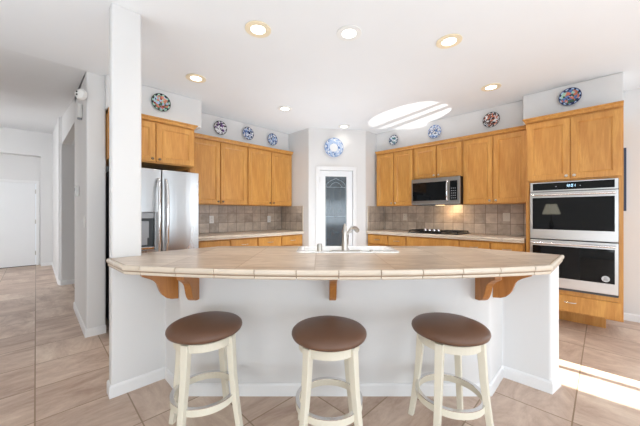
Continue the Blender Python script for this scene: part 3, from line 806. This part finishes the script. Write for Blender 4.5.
# ---------------------------------------------------------------- stools
def make_stool():
    t = thing('bar_stool', '', 'stool', (0, 0, 0), 0, 'cream bar stools at the peninsula')
    prof = [(0.0, .575), (.17, .575), (.186, .577), (.202, .585), (.207, .597), (.205, .608), (.195, .618), (.17, .628), (.13, .637), (.08, .643), (0.0, .646)]
    MB().lathe(prof[1:-1] + [(0.002, .646)], 48).build('seat', M['leather'], t, smooth='all')
    MB().ring(.135, .168, .522, .566).build('apron', M['cream'], t, bevel=.002)
    MB().lathe([(.09, .5665), (.09, .5745)], 24).build('swivel_plate', M['iron'], t)
    for k in range(4):
        a = PI / 4 + k * PI / 2; ca, sa = math.cos(a), math.sin(a); R = []
        for zz, r, w, d in ((.568, .163, .021, .019), (.50, .166, .021, .019), (.36, .176, .0185, .0175), (.22, .192, .017, .0165), (.10, .210, .016, .0155), (0.0, .226, .016, .0155)):
            R.append([((r + p * d) * ca - q_ * w * sa, (r + p * d) * sa + q_ * w * ca, zz) for p, q_ in ((-1, -1), (1, -1), (1, 1), (-1, 1))])
        MB().rings(R).build('leg', M['cream'], t, bevel=.003)
    f = MB().ring(.166, .184, .200, .238).build('footrest_ring', M['cream'], t, bevel=.002)
    MB().ring(.165, .1855, .2385, .2425).build('metal_band', M['steel_bright'], f)
    return t
s0 = make_stool()
for i, (la, zz, rot, lb) in enumerate(((-.665, 1.65, .55, 'leftmost cream stool with round brown seat, by the white column'), (.05, 1.575, .04, 'middle cream stool with round brown seat, facing the sink'), (.742, 1.63, .07, 'rightmost cream stool with round brown seat, nearest the sunlit floor'))):
    x, y = W(la, zz)
    if i == 0: s0.location = (x, y, 0); s0.rotation_euler = (0, 0, -PI / 4 + rot); s0['label'] = lb
    else: dup(s0, (x, y, 0), -PI / 4 + rot, lb)

# ---------------------------------------------------------------- decorative plates
def plate_mat(name, rim, cols, ground, scale, seed):
    a = NT(name); tc = a.node('ShaderNodeTexCoord')
    sp = a.node('ShaderNodeSeparateXYZ'); a.link(tc.outputs['Object'], sp.inputs[0])
    r = a.math('SQRT', a.math('ADD', a.math('POWER', sp.outputs[0], 2.0), a.math('POWER', sp.outputs[2], 2.0)))
    v = a.coord(loc=(seed, seed * 1.7, seed * .3))
    vo = a.node('ShaderNodeTexVoronoi'); a.link(v, vo.inputs['Vector']); vo.inputs['Scale'].default_value = scale * 1.5
    wv = a.noise(v, scale * .8, 4, .7, 1.5)
    s2 = a.node('ShaderNodeSeparateColor'); a.link(vo.outputs['Color'], s2.inputs[0])
    rp = a.node('ShaderNodeValToRGB'); a.link(s2.outputs[0], rp.inputs[0]); rp.color_ramp.interpolation = 'CONSTANT'
    el = rp.color_ramp.elements; n = len(cols)
    el[0].position, el[0].color = 0, cols[0]; el[1].position, el[1].color = (n - 1) / n, cols[-1]
    for i in range(1, n - 1): k = el.new(i / n); k.color = cols[i]
    c = a.mix(a.math('GREATER_THAN', wv, 0.60), rp.outputs[0], ground)
    # rim band with small motifs
    ang = a.math('ARCTAN2', sp.outputs[2], sp.outputs[0])
    mot = a.math('GREATER_THAN', a.math('ADD', a.math('MULTIPLY', a.math('SINE', a.math('MULTIPLY', ang, 11.0)), 0.35), a.math('MULTIPLY', wv, 2.0)), 1.0)
    return a, r, c, mot, rim
def plate(label, loc, rz, D, rim, cols, ground, scale=26, seed=1.0, rimw=.84, hub=0.0):
    R = D / 2
    a, r, c, mot, rim = plate_mat('painted_plate_glaze', rim, cols, ground, scale, seed)
    rc = a.mix(mot, rim, ground)
    band = a.math('GREATER_THAN', r, R * rimw); edge = a.math('GREATER_THAN', r, R * .93)
    c = a.mix(band, c, rc)
    if hub: c = a.mix(a.math('LESS_THAN', r, R * hub), c, ground)
    c = a.mix(edge, c, rim)
    a.base(c, 0.15)
    m = MB(); m.lathe([(.001, -.010), (R * .52, -.010), (R * .60, -.0125), (R * .72, -.019), (R * .97, -.0255), (R, -.0245), (R * .97, -.022), (R * .6, -.005), (R * .55, 0.0), (.001, 0.0)], 40, 'y')
    o = m.build('decorative_plate', a.m, smooth=True, ang=60, loc=loc, rz=rz)
    return tag(o, label, 'plate', 'painted plates hung above the cabinets')
navy, blue, pale, wht = srgb(44, 56, 96), srgb(86, 118, 176), srgb(168, 190, 222), srgb(228, 230, 232)
green, teal, mint, red, coral, purple, brown, blk = srgb(60, 96, 74), srgb(70, 130, 132), srgb(160, 200, 178), srgb(150, 52, 40), srgb(206, 122, 96), srgb(96, 52, 120), srgb(110, 74, 66), srgb(40, 40, 48)
def H(y, X=None, Y=None, x=0):
    q_ = (x - 320) / 284; d = (X / (K * (1 + q_))) if X else (Y / (K * (1 - q_)))
    return 1.257 + (213 - y) / 284 * d
plate('multicoloured painted plate hung above the refrigerator cabinet', (Xat(160.8, 3.63), 3.6355, H(102.8, Y=3.63, x=160.8)), 0, .205, blk, [coral, mint, pale, red, green], mint, 30, 1.3, .78)
plate('purple and white plate, left of three over the refrigerator-side uppers', (Xat(220, 4.04), 4.0455, H(128, Y=4.04, x=220)), 0, .205, blk, [purple, wht, blk, wht, purple], wht, 34, 2.1)
plate('navy and white plate, middle of three over the refrigerator-side uppers', (Xat(247.7, 4.04), 4.0455, H(133.6, Y=4.04, x=247.7)), 0, .205, navy, [navy, wht, blue, pale], wht, 34, 3.4)
plate('blue plate, right of three over the refrigerator-side uppers', (Xat(272, 4.04), 4.0455, H(139.6, Y=4.04, x=272)), 0, .205, navy, [blue, pale, wht, navy], pale, 34, 4.2)
q = pan(.430, -.0015); plate('largest plate, pale blue and white, above the pantry door', (*q, 2.372), prz, .33, srgb(140, 164, 204), [pale, wht, blue, pale, srgb(190, 206, 230)], wht, 24, 5.0, .86, .42)
plate('small dark blue plate above the cabinet nearest the pantry', (4.3655, Yat(394, 4.36), H(140.2, X=4.36, x=394)), R9, .175, navy, [teal, wht, navy, pale], wht, 34, 6.6)
plate('pale blue and navy plate above the microwave cabinet', (4.3655, Yat(435, 4.36), H(131.9, X=4.36, x=435)), R9, .205, blue, [navy, wht, blue, pale], wht, 34, 7.7)
plate('red-brown and black plate between microwave and oven cabinets', (4.3655, Yat(491.5, 4.36), H(120, X=4.36, x=491.5)), R9, .205, blk, [brown, blk, coral, wht], wht, 40, 8.1)
plate('large multicoloured plate above the tall oven cabinet', (4.2055, Yat(570, 4.20), H(97, X=4.20, x=570)), R9, .195, navy, [coral, green, blue, mint, navy], pale, 26, 9.5, .8)

# ---------------------------------------------------------------- ceiling lights
def downlight(label, x, y, ring, power):
    t = thing('recessed_light', label, 'light', (x, y, CEIL), 0, 'recessed ceiling lights')
    MB().ring(.056, .100, -.008, -.0005, 40).build('trim_ring', M[ring], t, bevel=.002)
    MB().lathe([(.0555, -.006), (.0555, -.001)], 32).build('lens', M['lamp_on'], t)
    light('downlight_lamp', 'AREA', (x, y, CEIL - .012), power, (1, .93, .82), (0, 0, -1), shape='DISK', size=.13, spread=2.4)
pw = 3.2
downlight('beige-ringed ceiling light at the front left, nearest the top edge', 1.223, 1.905, 'beige_ring', pw)
downlight('all-white ceiling light at the front centre, straight above the sink', 1.762, 1.435, 'white_plastic', pw)
downlight('beige-ringed ceiling light at the front right', 2.433, 0.913, 'beige_ring', pw)
downlight('beige-ringed ceiling light in front of the refrigerator soffit', 1.201, 3.062, 'beige_ring', pw)
downlight('ceiling light in front of the refrigerator-side upper cabinets', 2.414, 3.093, 'white_plastic', pw)
downlight('beige-ringed ceiling light in front of the oven cabinet', 3.659, 0.909, 'beige_ring', pw)
downlight('small distant ceiling light in front of the pantry door', 3.60, 3.04, 'white_plastic', 0.4)

# ---------------------------------------------------------------- things on the hall side of the stub wall (face X 0.36, facing -X)
def wall_dev(name, label, cat, y, zc, x=0.3595, rz=R9): return thing(name, label, cat, (x, y, zc), rz)
def Hs(x, y): q_ = (x - 320) / 284; return 1.257 + (213 - y) / 284 * 0.36 / (K * (1 + q_))
t = wall_dev('security_camera', 'small round white camera with dark lens high on the stub wall', 'camera', Yat(82.0, .325), H(95.0, X=.325, x=82.0), 0.325, -PI / 4)
MB().box(-.012, .012, -.003, .049, -.012, .012).build('mount', M['white_plastic'], t)
MB().lathe([(.055, 0), (.055, -.012), (.045, -.035), (.02, -.047), (.001, -.05)], 28, 'y').build('housing', M['white_plastic'], t, smooth=True)
for k in (.016, -.012): MB().lathe([(.009, -.050), (.009, -.044)], 14, 'y', (-.012, 0, k)).build('lens', M['black'], t)
yy = Yat(81, .35)
t = wall_dev('doorbell_chime', 'white box under the round camera on the stub wall', 'chime', yy, Hs(80, 110.5) - .07)
MB().box(-.05, .05, -.045, 0, -.075, .075).build('cover', M['white_plastic'], t, bevel=.012, seg=3)
MB().lathe([(.022, -.03), (.02, -.045), (.001, -.05)], 16, 'z', (0, -.022, -.045), cap=False).build('sensor_dome', M['gray_plastic'], t)
t = wall_dev('thermostat', 'white thermostat on the hall side of the stub wall', 'thermostat', Yat(77.9, .35), Hs(77.5, 192))
MB().box(-.055, .055, -.036, 0, -.06, .06).build('housing', M['white_plastic'], t, bevel=.006)
MB().box(-.03, .03, -.0375, -.0361, 0.0, .04).build('screen', M['gray_plastic'], t)
outlet('white light switch below the thermostat on the stub wall', (0.3595, Yat(84.6, .36), Hs(84.5, 222)), R9, M['white_plastic'], 'rocker', cat='switch', name='light_switch', w=.08)

# dark blue framed panel on the right wall, mostly hidden by the oven cabinet
bp = thing('wall_picture', 'dark blue tall panel on the right wall, half hidden by the oven cabinet', 'picture', (XR, -0.02, 1.30), R9)
MB().box(-.22, .165, -.03, -.001, -.02, .72).build('picture_frame', M['navy'], bp, bevel=.003)
MB().box(-.19, .135, -.032, -.0301, .01, .69).build('picture_face', M['navy'], bp)

# small table and lamp mirrored in the upper oven glass
tb = thing('side_table', 'small dark round side table left of the standpoint, under a lamp', 'table', (-1.5, 0.97, 0))
MB().lathe([(.22, .70), (.23, .705), (.23, .72), (.22, .725)], 32).build('tabletop', M['oak_dark'], tb)
MB().lathe([(.15, 0), (.15, .02), (.03, .05), (.02, .12), (.03, .35), (.02, .6), (.04, .6995)], 24).build('pedestal', M['oak_dark'], tb, smooth=True)
lp = thing('table_lamp', 'lit table lamp with pale shade, mirrored in the upper oven glass', 'lamp', (-1.5, 0.97, 0.7255))
MB().lathe([(.07, 0), (.07, .015), (.02, .03), (.03, .12), (.055, .20), (.03, .30), (.010, .34), (.008, .50)], 24).build('lamp_base', M['knob_dark'], lp, smooth=True)
MB().lathe([(.19, .50), (.11, .76), (.108, .76), (.188, .50)], 32, cap=False).build('lamp_shade', emit('lit_fabric_shade', (1.0, 0.93, 0.72, 1), 7.0), lp, smooth=True)
